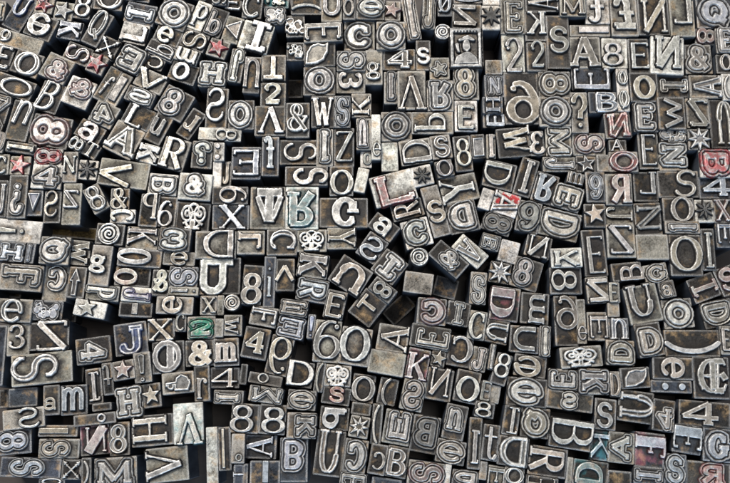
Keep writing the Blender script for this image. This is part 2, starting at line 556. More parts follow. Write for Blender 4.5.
def relief_mesh(name, ch, font, style, W, H, unit, mirror, seed, dark):
    """raised printing face as a height field; W, H in tile units, unit = metres per tile unit"""
    r = np.random.default_rng(seed)
    em = em_of(ch, W, H)
    cell = 2.05
    pad = .12 * em + 2 * cell
    nx, ny = int((W + 2 * pad) / cell) + 1, int((H + 2 * pad) / cell) + 1
    xs, ys = np.linspace(-W / 2 - pad, W / 2 + pad, nx), np.linspace(-H / 2 - pad, H / 2 + pad, ny)
    X, Y = np.meshgrid(xs, ys)
    d = glyph_sdf(ch, font, style, W, H, X, Y, em, r) / em
    d = d + smooth_noise(d.shape, 5.0, r) * .005 + smooth_noise(d.shape, 14.0, r) * .006
    c = cell / em
    dip = smooth_noise(d.shape, 9.0, r)
    if style == 'f':
        b = max(.06, 1.9 * c)
        h = 1 - lin(0, b, d)
        wear = 1 - sstep(-.005, .02 + .5 * c, d)
        fl = r.uniform(.40, 1.0)
        edge = sstep(-max(.05, 1.2 * c), -.006, d) * (1 - sstep(-.005, .02 + .5 * c, d))
        wear *= fl + (1.1 - fl) * edge
    elif style == 'o':
        rw = max(.055, 1.6 * c)
        b = max(.06, 1.9 * c)
        rim = 1 - sstep(rw * .45, rw * 1.3, np.abs(d + rw * .5))
        inn = 1 - sstep(-rw * 1.7, -rw * .8, d)
        h = (1 - lin(0, b, d)) * (1 - .38 * inn)
        edge = 1 - sstep(rw * .35, rw * 1.15, np.abs(d + rw * .35))
        wear = np.maximum(edge, r.uniform(.2, .5) * inn)
    else:
        rw = max(.030, 1.0 * c)
        b = max(.05, 1.6 * c)
        face = 1 - lin(-.005, .045, d)
        g = .100
        rim = 1 - sstep(rw * .4, rw * 1.5, np.abs(d - g))
        base = 1 - lin(g + rw * .5, g + rw * .5 + b, d)
        h = np.maximum(np.maximum(face, rim * .8), base * .42)
        fr = sstep(-.06, -.012, d) * (1 - sstep(-.0, .035, d))
        edge = np.maximum(fr * .9, rim)
        wear = np.maximum(np.maximum((1 - sstep(-.01, .02 + .4 * c, d)) * r.uniform(.38, .95), fr * .95), rim * r.uniform(.40, .80))
    wear = wear * (1 + .12 * dip)
    wear = wear * dark
    h = h * (1 + .025 * dip)
    hz = h * unit * min(.23 * em, 20.0)
    keep = h > .012
    kq = keep[:-1, :-1] | keep[1:, :-1] | keep[:-1, 1:] | keep[1:, 1:]
    jy, jx = np.nonzero(kq)
    idx = np.arange(nx * ny).reshape(ny, nx)
    quads = np.stack([idx[jy, jx], idx[jy, jx + 1], idx[jy + 1, jx + 1], idx[jy + 1, jx]], 1)
    used, inv = np.unique(quads, return_inverse=True)
    quads = inv.reshape(-1, 4)
    vx, vy, vz = X.ravel()[used] * unit, Y.ravel()[used] * unit, hz.ravel()[used] - 5e-5
    if mirror:
        vx = -vx
        quads = quads[:, ::-1]
    me = bpy.data.meshes.new(name)
    nv, nq = len(used), len(quads)
    me.vertices.add(nv)
    me.vertices.foreach_set('co', np.stack([vx, vy, vz], 1).astype(np.float32).ravel())
    me.loops.add(nq * 4)
    me.loops.foreach_set('vertex_index', quads.astype(np.int32).ravel())
    me.polygons.add(nq)
    me.polygons.foreach_set('loop_start', np.arange(0, nq * 4, 4, dtype=np.int32))
    me.polygons.foreach_set('loop_total', np.full(nq, 4, np.int32))
    me.polygons.foreach_set('use_smooth', np.ones(nq, bool))
    at = me.attributes.new('rim', 'FLOAT', 'POINT')
    at.data.foreach_set('value', np.clip(edge.ravel()[used], 0, 1).astype(np.float32))
    at = me.attributes.new('wear', 'FLOAT', 'POINT')
    at.data.foreach_set('value', np.clip(wear.ravel()[used], 0, 1.2).astype(np.float32))
    me.update(calc_edges=True)
    return me


def block_mesh(name, w, h, height, rnd, mat_top, r, grime=None):
    """a lead block: rings of vertices from the foot to the bevelled shoulder"""
    bv = .00042

    def ring(ins, z, last=False):
        if rnd:
            return [((w / 2 - ins) * math.cos(a), (w / 2 - ins) * math.sin(a), z) for a in [2 * math.pi * k / 40 for k in range(40)]]
        a, b, c = w / 2 - ins, h / 2 - ins, (0.0 if last else .00035)
        return [(a, -b + c, z), (a, b - c, z), (a - c, b, z), (-a + c, b, z), (-a, b - c, z), (-a, -b + c, z), (-a + c, -b, z), (a - c, -b, z)]
    prof = [(0, .0004, 0), (0, height * .55, 0), (0, height - bv * 2.4, .0), (0, height - bv, .3), (bv * .3, height - bv * .3, 1), (bv, height, .85), (bv * 2.6, height, 0)]
    V, F, wv, mi = [], [], [], []
    n = 40 if rnd else 8
    for ins, z, wr in prof:
        for p in ring(ins, z, (ins, z, wr) == prof[-1]):
            V.append(p)
            wv.append(wr * r.uniform(.25, 1.0))
    for k in range(len(prof) - 1):
        for i in range(n):
            j = (i + 1) % n
            F.append((k * n + i, k * n + j, (k + 1) * n + j, (k + 1) * n + i))
            mi.append(0 if k < 2 else 1)
    gv = [0.0] * len(V)
    if grime is None:
        F.append(tuple(range((len(prof) - 1) * n, len(prof) * n)))
        mi.append(1)
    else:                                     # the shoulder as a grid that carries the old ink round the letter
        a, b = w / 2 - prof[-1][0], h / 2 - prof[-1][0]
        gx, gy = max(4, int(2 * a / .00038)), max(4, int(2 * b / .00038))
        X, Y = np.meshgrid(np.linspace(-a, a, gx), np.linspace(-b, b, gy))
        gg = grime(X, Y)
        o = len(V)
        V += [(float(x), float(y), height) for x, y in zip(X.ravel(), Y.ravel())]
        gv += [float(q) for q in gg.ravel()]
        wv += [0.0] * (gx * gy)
        for j in range(gy - 1):
            for i in range(gx - 1):
                k = o + j * gx + i
                F.append((k, k + 1, k + gx + 1, k + gx))
                mi.append(1)
    F.append(tuple(range(n - 1, -1, -1)))
    mi.append(0)
    me = bpy.data.meshes.new(name)
    me.from_pydata(V, [], F)
    me.materials.append(M_SIDE)
    me.materials.append(mat_top)
    me.polygons.foreach_set('material_index', mi)
    at = me.attributes.new('wear', 'FLOAT', 'POINT')
    at.data.foreach_set('value', wv)
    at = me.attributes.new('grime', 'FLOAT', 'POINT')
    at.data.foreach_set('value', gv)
    me.update()
    return me


# ---------------------------------------------------------------- the sorts as they lie in the photograph
# kind font+style cx cy w h clockwise_degrees tone [r quarter turns] [m reversed] [g letter box] [c ink] [low] [cyl]
DATA = '''
@0,0
I Bf 5 65 45 95 5 b
E Rf 470 -75 130 70 5 k
blank f 330 -62 110 60 12 g
U Rf 112 85 120 200 27 n g125,40,95,110 cblue
star5 o 265 35 105 95 10 b cred
star5 f 380 65 108 105 8 b
8 Rf 502 52 108 135 8 g g510,30,85,125
e Bf 248 168 160 148 22 g m r2 g240,155,130,125
K Bf 425 182 145 108 10 n r1
Q Ro 585 168 118 215 25 g g588,145,85,165
O Ro 672 5 165 130 5 g
xarrow f 645 275 128 128 25 k
, Ro 115 237 275 105 18 b g35,205,65,65
O Ro 168 370 175 145 18 g g175,375,140,125
E Bo 20 340 105 150 12 k
S Ro 470 322 155 108 22 k r1 cpink
star5 f 602 385 115 108 22 b cred
& Bd 320 412 172 152 25 b g330,425,135,125 cpink
@122,0
I Bd 112 78 175 118 12 n r1
O Rf 70 -55 150 110 8 k
B Rf 255 -65 140 80 8 g
blank f 430 -50 130 80 8 b
O Rf 790 -60 130 70 8 k
L Bf 75 208 165 125 13 w r3
E Bd 50 345 170 150 25 g r2
O Sd 322 85 190 180 20 g
p Rf 470 105 92 180 22 w g475,110,78,125
b Rd 577 130 122 168 20 k g570,145,95,145
tri o 690 170 128 150 15 b r3
S Rf 580 8 90 60 5 k r1
E Ro 690 25 110 90 5 k
e Bf 268 205 150 110 22 g g255,215,90,90
q Ro 225 292 180 95 25 g r1
c Rf 195 375 112 75 22 k r2
S Rf 425 232 160 118 22 k r1 g430,240,130,100
m Sf 396 330 140 90 20 w r2
star5 f 570 292 115 105 18 b cred
o Bf 362 432 170 125 18 k g350,425,95,95
H Bd 562 438 172 145 5 b
J Sd 690 372 100 205 8 g r2
@244,0
C Ro 18 35 125 150 5 g
I Bf 15 215 200 180 15 w g28,215,150,180
floret d 195 105 105 90 -3 k
floret o 305 150 115 100 -2 g
floret o 302 312 105 80 0 k
floret f 200 8 140 55 2 k cteal
) Rf 365 20 175 95 0 g r3 g368,45,160,60
U Sf 525 60 120 135 0 b g525,25,100,115
o Sf 622 45 70 110 0 g
E Bf 485 190 235 112 -2 b r1
C Bd 692 215 188 168 0 b
leaf Ro 458 325 182 142 0 k g440,325,150,130
S Bd 635 357 172 120 0 g r1
O Bd 450 478 180 165 0 g
3 Bf 632 480 155 115 0 b r1
n Sf 35 440 112 205 3 g
T Sf 170 410 152 160 0 b r2
@366,0
e Bd 35 45 165 120 3 g
star5 f 185 70 108 122 2 b cpink
I Bd 278 115 115 255 -8 b
J Bd 362 80 105 200 3 b
Ø Rf 450 25 92 112 0 n
) Rf 610 0 165 42 0 n r1
Z Sf 592 95 182 148 2 g m g570,95,140,110
O Sd 157 210 182 172 0 b
coil f 455 190 105 105 0 k cyl
portrait f 600 285 175 225 0 b g600,285,168,218
4 Bo 205 365 185 132 0 k
s Bf 338 335 88 170 0 g g338,340,80,90
star5 d 443 420 112 118 0 b
8 Bd 590 508 135 205 0 b
g Ro 52 400 105 185 0 b g50,430,82,95
@488,0
star8 f 8 90 112 128 0 w
E Rd 145 95 150 200 0 b g150,100,112,180
blank f 10 6 85 40 0 w
A Rf 325 22 195 95 0 k r3
M Rf 500 28 150 108 0 b
t Bf 650 70 125 150 0 w m
K Rf 285 165 128 180 0 g m g290,148,115,125
s Bf 415 240 135 300 0 g g420,238,118,145
2 Rf 150 325 120 235 0 w g155,340,100,185
2 Rf 290 345 98 180 0 g g290,330,80,140
bar f 612 183 235 70 0 b g630,180,178,38
A Bf 578 320 175 190 0 b g565,310,165,175
blank f 38 400 82 62 0 b
@608,0
£ Bf 95 105 158 250 0 b m g100,92,140,185
N Rf 275 100 182 208 0 k m
L Rf 440 112 148 235 0 b m g440,75,130,145
Q Bd 632 88 205 185 0 n
8 Bf 575 220 115 98 5 k r1 cpink
E Bd 695 240 98 150 0 b
8 Rf 48 325 145 185 2 w g30,335,110,125
E Rf 185 350 130 200 0 k g190,345,105,140
N Bf 342 340 200 235 4 w m g345,320,155,185
& Bd 540 345 160 178 0 b
O Ro 700 365 80 100 0 k
@0,80
O Io 92 62 235 118 20 g g105,65,200,95
B Io 280 108 152 185 18 k g270,95,120,165
& Bd 470 77 168 150 22 w m g485,45,140,115 cpink
f Io 625 48 95 205 27 g g625,50,65,115
bar f 692 48 62 175 27 b
M Rd 25 200 105 215 12 g r1
n Io 118 260 150 250 10 g g135,215,110,135
I Rf 120 388 170 68 8 g r1
8 Bd 310 310 245 190 10 g r1 g295,305,225,180 cpink
4 Bd 655 220 165 150 25 b m
a Bf 532 318 135 125 28 k cpink
8 Ro 455 372 90 85 28 g r1
T Rf 535 410 100 95 28 g
D Bd 5 368 50 110 10 b
8 Bd 290 450 165 105 3 w r1 cred
@122,80
V Bf 185 18 195 130 25 b
S Bd 115 92 158 105 22 g m
L Rf 105 197 180 135 25 k g95,200,115,115
A Bo -5 345 205 185 27 b
8 Bd 315 138 200 175 28 g g300,130,130,165
u Bf 220 300 115 180 25 k g215,285,85,100
r Bf 400 265 108 190 32 k r2 g400,255,100,100
S Rf 570 172 138 235 2 k m g565,150,112,180
O Sd 690 205 150 168 0 g
8 Rf 565 332 242 78 3 w r1 g612,338,115,68
R Rf 305 440 165 195 15 b
? Bd 470 425 128 150 3 g m
: Bf 565 432 50 110 0 w
K Bf 140 432 138 118 15 w r1
@244,80
2 Bf 170 75 152 145 0 g g170,70,100,112
blank f 300 50 100 110 0 k low
V Rf 160 242 165 170 0 g r2
& Ro 330 237 138 178 0 g g330,225,122,152
W Rf 465 195 142 185 0 k
S Bd 587 187 98 178 0 n
K Rf 695 165 112 128 0 b r3
f Bf 150 450 108 215 0 n m g145,435,92,180
S Rf 325 440 235 128 0 k r1 g335,435,182,112
I Bd 490 385 105 208 0 b
Z Rf 608 400 126 215 0 k g610,400,100,165
U Bd 690 320 78 180 0 b r2
E Rf 20 500 180 165 0 n m
@366,80
I Bd 140 30 85 178 0 b
V Rf 270 62 165 235 0 b r2 g270,82,155,190
R Bd 440 92 158 188 0 b r2 m
O Sd 178 270 182 172 0 b
P Rf 400 247 240 125 0 b r1 m g385,250,172,112
E Bf 590 192 118 172 0 w g595,210,98,132
e Rf 58 340 58 240 0 w g65,415,45,72
blank f 137 447 92 152 -2 w
D Rf 310 440 185 150 -8 b r3
S Bo 457 415 108 140 -8 b
8 Rf 584 458 105 200 -5 k g584,445,82,150
bar o 682 402 90 130 -3 k
o Bf 10 470 55 75 0 w
@488,80
N Bd 35 35 90 118 0 n
H Rf 35 150 92 98 0 n r1
E Bf 45 247 115 88 0 n r3
6 Bf 205 110 210 318 0 g m g210,140,188,242
8 Bd 390 15 195 160 0 g r1
O Sd 405 187 186 180 0 b
? Bf 550 172 108 250 0 b g548,165,98,195
E Rf 615 0 225 150 0 n r3
B Bo 678 142 175 118 0 n g700,140,125,108
W Rf 140 365 205 178 -5 k r1 g160,355,150,150
3 Bf 287 377 95 148 -3 k m
M Sd 420 365 160 172 0 b r1
S Bd 602 370 178 130 0 b r1 cpink
I Bf 18 400 68 150 0 b
@608,80
; Ro 92 70 75 255 0 w
O Bf 215 40 165 185 0 k g210,45,125,132
I Rd 390 8 165 132 0 k r1
A Bo 590 42 195 128 0 b r3
( Rf 708 40 58 140 0 w
N Bo 65 280 148 158 -3 g m crose
E Bd 215 212 138 178 0 k
W Sf 375 205 162 188 0 g r3 g380,205,110,168
Z Bf 530 200 134 180 0 b m
U Ro 672 260 140 280 0 k r2 g690,260,112,240
star8 o 540 350 130 128 0 g
floret d 380 330 162 80 0 g
N Bd 395 445 168 155 0 b r1
E Rf 247 420 128 220 0 g g245,425,85,170
A Ro 55 390 88 80 0 k
O Bo 90 478 180 130 0 b crose
B Bd 640 488 185 170 0 w cred r1
@0,160
C Ro 22 30 88 110 0 b
star5 f 130 35 125 110 2 b cred
4 Bd 280 112 185 148 3 w
N Rf 418 42 88 185 0 b g415,30,78,92
sun f 525 52 118 118 5 w
V Sf 738 78 300 165 8 b r1 g690,85,190,130
J Ro 20 230 68 190 0 k
? Bd 100 215 118 258 0 g r2 g100,232,92,185
tri o 212 250 105 128 0 n r2
S Rf 302 272 103 198 0 g m g300,255,82,142
Z Ro 430 252 105 238 0 b m g425,230,88,95
8 Ro 570 232 100 165 -30 b
& Rf 718 230 115 135 0 k
c Bf 735 340 150 88 0 w r1
! Bf 130 420 265 128 5 w r3 g65,418,175,72
blank f 430 435 300 75 6 b low cbrass
coil f 660 432 168 130 5 k g660,432,165,128
@122,160
B Bd 245 157 162 118 5 w r1
& Bd 430 152 185 168 4 w g435,125,135,135
blank f 565 78 52 158 0 w
J Bf 622 80 62 140 0 k
P Rf 150 300 112 200 4 k m g155,275,95,142
6 Rf 255 320 100 165 4 k g255,325,82,142
clover Rf 430 327 190 178 4 k
9 Rf 635 212 198 108 0 k r3 g662,210,150,92
X Rf 640 340 198 148 0 n g652,340,150,132
K Rf 120 452 186 118 4 b r1
3 Bd 305 470 178 145 4 g
D Rf 560 500 245 170 0 b m g580,490,172,150
@244,160
S Bf 385 100 238 112 0 g r1 g405,100,192,102
O Rf 582 140 142 168 0 k g583,145,128,138
blank f 692 128 62 135 12 w
Tgus Bf 145 300 188 240 0 b g150,285,182,182
R Bf 345 285 190 258 0 w r2 m cteal g345,290,172,195
G Bf 590 312 282 178 0 g r2 m g600,310,168,162
clover Rf 405 475 182 138 0 b
Y Rf 590 472 178 130 0 b r1
L Bf 30 482 150 120 0 b r3 m
C Ro 235 475 165 145 0 g r1
@366,160
L Bf 165 172 248 180 -15 w crose g170,172,225,165
sun f 340 88 122 122 -13 w g340,88,92,92
O Rf 457 45 108 105 -13 g
Y Rf 560 165 228 168 -12 b r3 g525,175,190,145
blank f 700 238 78 110 18 w
R Rf 240 297 168 112 -15 k r3
s Bf 397 300 115 305 -15 b g415,300,102,125
D Bd 577 327 185 188 -12 k m g572,322,162,165
C Bd 315 420 172 165 -15 w
a Bf 115 402 170 108 37 k g112,400,105,98
E Rd 738 495 95 80 15 g r1
@488,160
D Rf 85 92 188 168 14 k r1 g65,85,145,128
I Rf 210 108 112 218 18 k g213,100,82,185
R Bf 332 165 132 180 18 n r2 m
E Bd 485 217 168 150 18 k r1
m Rf 525 112 100 75 14 b
J Bd 420 28 185 92 0 b r1
star5 o 590 30 122 100 3 k
blank f 695 28 85 100 0 b
9 Bd 640 165 118 188 0 n g640,165,85,145
A Ro 108 272 168 140 18 w r1 csplat
8 Bd 58 392 178 125 20 k r1 cdim
9 Bd 240 340 148 188 12 k cdim
D Bd 422 380 235 168 15 b r1
star5 f 635 322 118 128 0 k
@608,160
R Bf 75 160 146 188 0 b m cpink
L Rf 225 150 148 178 0 k m g230,130,112,122
S If 415 157 245 155 0 g g455,128,150,150
4 Bf 640 167 188 130 0 n g650,162,172,112
J Rf 72 325 168 128 0 b r1
N Ro 250 342 156 178 -2 k r1 cdim
O Rf 420 300 190 150 0 k g437,298,128,138
sun f 568 290 112 122 0 w
X Ro 685 297 108 140 0 k cpink
I Bd 445 412 178 84 0 b r1
Z Rf 75 475 158 185 0 b m
I Rf 598 535 78 228 0 k
E Ro 690 445 88 130 0 n r1
@0,240
H Bd 80 77 145 108 5 n
I Bd 172 80 42 112 5 n
Q Bd 330 60 188 168 3 b r3
W Bf 466 70 122 140 5 b r1
g Bf 590 145 108 240 5 b g585,140,95,100
C Bd 335 245 134 198 3 b m g335,225,122,142
arrow o 455 252 92 188 4 g
F Bd 130 215 238 142 4 b r1
P Bd 605 322 188 98 5 b r1
star5 f 532 418 175 108 10 w g525,410,115,100
e Ro 80 430 205 138 3 b g75,430,122,125
floret d 282 432 155 98 3 n
blank f -25 330 40 130 2 k
blank f 60 320 130 45 4 k low
blank f 420 470 70 60 4 k low
@122,240
O Bf 108 112 240 112 4 g r1 g75,105,190,88
e Bf 340 120 185 88 3 b g340,115,98,82
O Bf 62 226 192 115 4 k r1 cpink g25,225,130,92
& Bf 225 250 105 160 3 g m g225,240,92,122
S Bd 372 217 172 130 2 n r1
Ubar Sf 585 212 245 225 0 k g572,212,205,205
i Bf 375 302 170 52 2 b r1
J Bd 82 332 168 85 4 w r1 cpurple
bar f 92 420 185 92 3 k g80,415,40,65
e Bf 310 392 190 108 2 b r3 g298,385,112,98
X Rf 515 388 92 98 0 b
coil f 658 377 100 100 0 g cyl
blank f 588 388 42 92 0 b
@244,240
8 Bf 50 268 125 235 4 k g60,292,118,175
i Bf 150 252 74 295 1 n g150,240,48,175
V Sf 247 217 116 188 0 k r2 g245,205,112,98
K Bf 416 156 186 148 8 b r1
R Rd 402 312 188 148 10 n r1
U Bf 626 217 212 188 33 g r2 g628,225,182,152
E Bf 546 388 122 178 12 k g545,395,102,132
E Bd 308 420 172 108 8 b
F Ro 122 460 165 120 10 b r1
@366,240
S Rf 45 60 145 148 35 n m
I Bd 140 155 172 168 38 g g140,155,160,165
8 Bf 90 307 125 95 38 g r1
T Sf 25 402 168 188 38 k r3 g30,390,105,110
blank f 195 405 185 115 -42 k low
coil f 305 105 112 112 0 b cyl
blank f 310 256 168 128 8 b
blank f 475 292 140 132 15 n low
& Bd 490 118 228 128 42 k g505,112,135,108
A Bo 612 77 172 108 42 w r1
S Bd 680 300 100 180 5 b
C Bd 387 425 178 168 5 g m cpink
I Bd 558 432 145 148 10 k
@488,240
star8 o 65 180 128 128 10 k
blank f 132 62 92 140 15 w
N Rf 290 52 145 138 14 k m
8 Bd 235 195 165 188 18 g g218,185,115,168
K Bf 465 107 172 102 -2 w
E Rf 640 82 125 255 -3 k g640,90,98,205
8 Rf 455 247 178 152 0 k r1 g450,245,138,115
D Df 95 368 178 195 8 k r1 g75,365,132,165 cpinkstain
m Bf 275 405 172 188 5 k r3 g285,410,92,175
6 Sf 453 485 142 295 0 k m g457,435,122,190
Z Sf 665 302 148 148 -4 b m
e Rf 572 480 58 250 0 b g575,555,50,75
E Rf 660 520 110 150 0 b r1
@608,240
blank f 265 62 182 140 0 b
O Rf 460 92 195 258 0 g g453,85,188,192
B Sf 110 207 178 98 -5 k r3 g140,205,132,88
G Bd 290 192 145 118 -10 b
a Bd 347 312 78 88 -10 g
U Rf 202 372 200 220 -10 b g187,345,152,175
O Sd 428 432 185 178 -5 b
I Bf 560 285 168 158 -20 k cpink r1
S Bf 712 235 130 150 -20 k cpink
D Bd 642 422 178 150 -12 k r1
E Bf 12 312 58 128 0 b
blank f 18 422 58 92 0 b
n Ro 70 530 125 140 0 n
@0,320
3 Rf 110 117 138 198 -3 b g105,100,98,132
Z Rf 308 85 232 185 -3 k m g325,85,182,162
S Ro 262 272 365 200 -6 b r1 g220,265,255,155
4 Bd 552 187 178 138 -8 k r1
blank f 2 215 62 330 0 n
blank f 20 470 60 110 -4 k low
blank f 480 330 70 90 0 k low
I Rf 562 398 112 215 -8 k g565,400,85,160
t Rf 642 342 78 175 -8 k r2 g640,325,68,112
star5 f 722 308 140 110 -10 b cpink
blank f 150 458 158 118 -4 n
a Sf 302 485 98 165 -4 g g302,500,75,70
m Sf 432 468 148 165 -4 n
@122,320
J Bo 72 118 185 178 -8 n g75,118,160,155 cblue
X Rf 225 62 165 138 -3 k
c Rf 347 15 66 108 0 k
2 Bd 467 42 165 115 -2 b cgreen
W Rf 662 42 90 108 0 b r1
blank f 583 52 46 92 0 b
halfO f 272 217 195 195 -4 k g262,212,178,178
& Bf 462 197 172 150 -4 k g472,195,140,140
m Bf 636 187 158 168 -3 g g635,190,132,112
! Bo 126 297 108 188 -8 b g126,302,80,168
% Bo 336 377 192 128 -6 b
r Rf 477 392 98 215 -4 k g480,420,82,115
4 Rf 640 347 186 128 0 k
I Bd 630 450 158 88 2 g r1
star5 f 182 447 106 118 -8 g
H Bd 42 472 160 185 -8 b
@244,320
E Rd 292 42 176 148 12 n m
! Sf 402 42 66 148 5 n cblue
4 Bf 75 147 165 188 10 k g75,140,122,135
9 Rf 220 230 155 258 12 k m g220,230,118,205
6 Rf 486 142 178 265 5 b g490,132,162,215
O Rf 682 167 205 228 8 b g670,145,168,192
D Rf 330 320 175 155 8 k g335,315,152,135
( Rf 450 332 72 188 8 k
clover Ro 570 342 172 138 4 b
o Rf 92 347 215 88 10 g g80,335,62,52
M Bd 140 422 188 108 8 b r2
e Bd 350 472 168 128 5 g
S Bf 545 452 175 118 8 k g550,445,92,88 crose
O Rf 698 420 150 172 8 k g715,425,130,140
blank f 14 335 58 108 5 k
@366,320
A Rf 190 122 178 165 10 b r3
blank f 112 267 238 145 10 b
E Rd 386 106 245 150 10 g r3 g400,115,192,108
C Rf 662 42 112 175 10 b
K Rf 290 262 148 198 12 k cpinkstain g300,275,132,145
star5 f 432 238 92 105 12 k
C Rf 567 178 162 188 10 k m g570,165,138,145
J Bd 690 238 118 148 12 b
N Rf 442 382 160 198 10 g m g445,360,125,155
O Rf 602 402 150 178 12 g g605,410,128,138
S Bd 270 445 138 195 12 b m
( Rf 118 425 92 170 12 k
E Bf 718 425 66 130 12 b
@488,320
U Ro 52 82 138 138 12 k r1
U Sf 222 112 178 158 5 k r1 g225,110,132,142
I Bd 342 137 72 188 4 g
8 Rf 72 302 112 195 18 g g80,280,82,135
e Bf 236 272 195 142 8 g r2 g212,275,150,118
e Bd 222 432 250 185 5 k g215,420,205,170
clover Ro 550 217 235 128 -4 b
E Bd 436 352 175 128 4 b r3
K Bd 655 367 190 158 2 b r1
I Rf 12 215 55 158 10 b
blank f 25 432 66 88 12 b
s Bd 485 478 255 112 8 g m g485,478,110,110
@608,320
D Bd 240 127 158 195 -8 k g240,130,150,162
D Bd 85 212 165 165 3 b r3
) Sf 500 137 325 158 0 k r1 g500,150,310,125
E Bf 702 117 58 148 0 b
leaf o 167 327 182 138 -3 k
e Bf 370 297 238 138 2 k r1 g370,295,132,118
: Bf 366 402 238 80 2 n r1 g382,402,145,58
Eblk Rf 612 352 192 245 2 k g620,342,172,190
D Bf 22 382 76 150 0 b
U Ro 178 490 215 180 8 k r3
@0,402
S If 145 87 235 118 -7 b m g170,70,142,120
8 Bd 75 237 190 130 -5 n r1
bar f 347 182 228 68 0 g g325,180,175,35
S Bd 352 277 238 118 0 b r1 g335,275,172,112
o Sf 552 100 235 66 -6 g g600,90,48,48
blank f 600 25 98 48 -6 k
N Df 570 228 176 168 -6 k m cpinkstain g580,222,150,142
8 Bo 712 220 112 188 -4 k
S Bd 190 395 345 122 2 n r1 g165,392,205,115
xarrow f 435 400 112 118 1 k
) Sf 520 412 58 148 -3 k
M Bd 682 418 235 172 -4 b
O Ro 312 480 128 42 0 n
@122,402
H Rf 180 182 232 185 -5 k r1 g165,175,190,145
V Rf 392 122 165 248 -4 w r2 g400,155,142,170 cteal
V Rf 275 357 232 195 -6 b r3 g250,365,200,165
bar f 612 287 84 255 -4 k g605,280,30,230
blank f 545 315 62 320 -3 w
8 Rf 718 92 162 175 3 k g706,95,130,150
o Rf 698 290 82 175 0 b g705,340,38,38
I Rf 706 432 70 100 0 n r1
@244,402
8 Rf 175 97 155 178 4 k g180,105,132,145
K Bd 345 132 165 158 2 b r1 g365,135,128,142
b Bf 540 82 165 148 5 k r1 g540,80,132,122
star8 o 690 150 108 128 10 b
blank f 692 38 96 78 8 g
A Rf 100 272 172 138 2 n r3
B Bd 290 337 165 255 0 n r2 m g290,315,142,195
U Ro 512 292 172 268 7 k g510,282,132,240
C Bd 662 322 140 198 8 g m
bar f 115 417 185 138 0 n g118,412,40,125
blank f 4 420 34 118 0 n
E Bd 652 467 158 92 8 k r1
@366,402
( Rf 78 122 76 250 5 k
E Bd 185 152 178 205 10 b r3 g195,137,132,180
B Bd 357 172 180 228 10 k m cdim g360,160,142,182
n Bd 532 122 125 218 12 g g530,105,112,142
e Bd 502 302 190 150 10 k
8 Rf 692 35 105 98 10 k
I Rf 650 265 95 315 5 g g645,285,78,185
c Rf 65 347 102 188 10 g m g65,355,82,98
B Bo 180 367 125 178 10 g
S Bd 360 412 212 148 8 b r1 cpink
blank f 486 432 38 118 8 w
P Bd 592 452 162 128 8 k m
blank f 122 476 148 48 8 n
blank f 706 402 52 88 8 b
@488,402
I Rf 135 97 112 188 10 k g143,95,80,145
Q Bd 277 132 190 185 6 k r2
B Rf 482 207 265 185 9 k r1 g490,200,232,145
S Bf 682 82 115 168 6 g
t Rf 20 242 118 218 8 g
D Ro 150 292 188 185 8 k m g150,290,152,162
R Rf 350 352 235 185 8 k r1 g340,345,192,152
K Rf 685 262 118 178 6 n r1 cteal
D Bf 600 432 212 165 8 k r3 cteal g590,430,152,132
O Ro 152 435 122 105 8 b
E Rf 40 445 105 125 8 b r1
E Rf 310 468 178 62 8 k r3
blank f 486 432 42 175 8 b
@608,402
4 Bd 342 97 142 175 8 k m r2 g345,110,112,142
4 Bf 567 72 292 148 5 k g545,65,222,135
A Bd 66 282 172 175 6 b r3 g55,275,132,152
F Df 247 302 182 215 6 n r1 cpinkstain g245,290,172,152
E Df 462 227 182 175 8 n r1
G Bd 642 267 182 195 5 n
I Bd 230 417 175 105 6 n r1
S Bd 390 402 132 188 6 n
R Bd 602 432 235 175 5 g m crose g620,425,165,140
blank f 80 457 148 68 5 k
'''


class Sort:
    pass


S = []
ox = oy = 0
for line in DATA.strip().split('\n'):
    if line.startswith('@'):
        ox, oy = map(float, line[1:].split(','))
        continue
    p = line.split()
    s = Sort()
    s.ch = p[0]
    if s.ch == 'blank':
        st, q = '', p[2:]
    else:
        st, q = p[1], p[2:]
    s.style = st[-1] if st else 'f'
    s.font = st[0] if len(st) == 2 else 'B'
    s.x, s.y, s.w, s.h, s.a = [float(v) for v in q[:5]]
    s.x, s.y = s.x + ox * 5.96, s.y + oy * 5.96
    s.tone = q[5]
    s.r, s.m, s.ink, s.low, s.cyl, g = 0, False, None, False, False, None
    for f in q[6:]:
        if f == 'm':
            s.m = True
        elif f == 'low':
            s.low = True
        elif f == 'cyl':
            s.cyl = True
        elif f[0] == 'r':
            s.r = int(f[1])
        elif f[0] == 'g':
            g = [float(v) for v in f[1:].split(',')]
        elif f[0] == 'c':
            s.ink = f[1:]
    if g:
        dx, dy = g[0] + ox * 5.96 - s.x, g[1] + oy * 5.96 - s.y
        a = math.radians(s.a)
        s.gx, s.gy = dx * math.cos(a) + dy * math.sin(a), -dx * math.sin(a) + dy * math.cos(a)
        s.gw, s.gh = g[2], g[3]
    else:
        s.gx, s.gy, s.gw, s.gh = (0, 0, s.w * .95, s.h * .94) if s.style == 'd' else (0, 0, s.w * .86, s.h * .85)
        if s.ch in ('star5', 'star8', 'sun', 'coil', 'xarrow'):
            s.gw, s.gh = s.w * .9, s.h * .9
        if s.ch == 'floret':
            s.gw, s.gh = s.w * .94, s.h * .94
        if s.ch in 'I1il!J' and s.r % 2 == 0:
            s.gw = min(s.gw, .62 * s.gh)
        if s.ch in 'I1il!J' and s.r % 2 == 1:
            s.gh = min(s.gh, .62 * s.gw)
    S.append(s)


# settle the blocks so that none stands inside another
def axes(s):
    a = math.radians(s.a)
    return (math.cos(a), math.sin(a)), (-math.sin(a), math.cos(a))


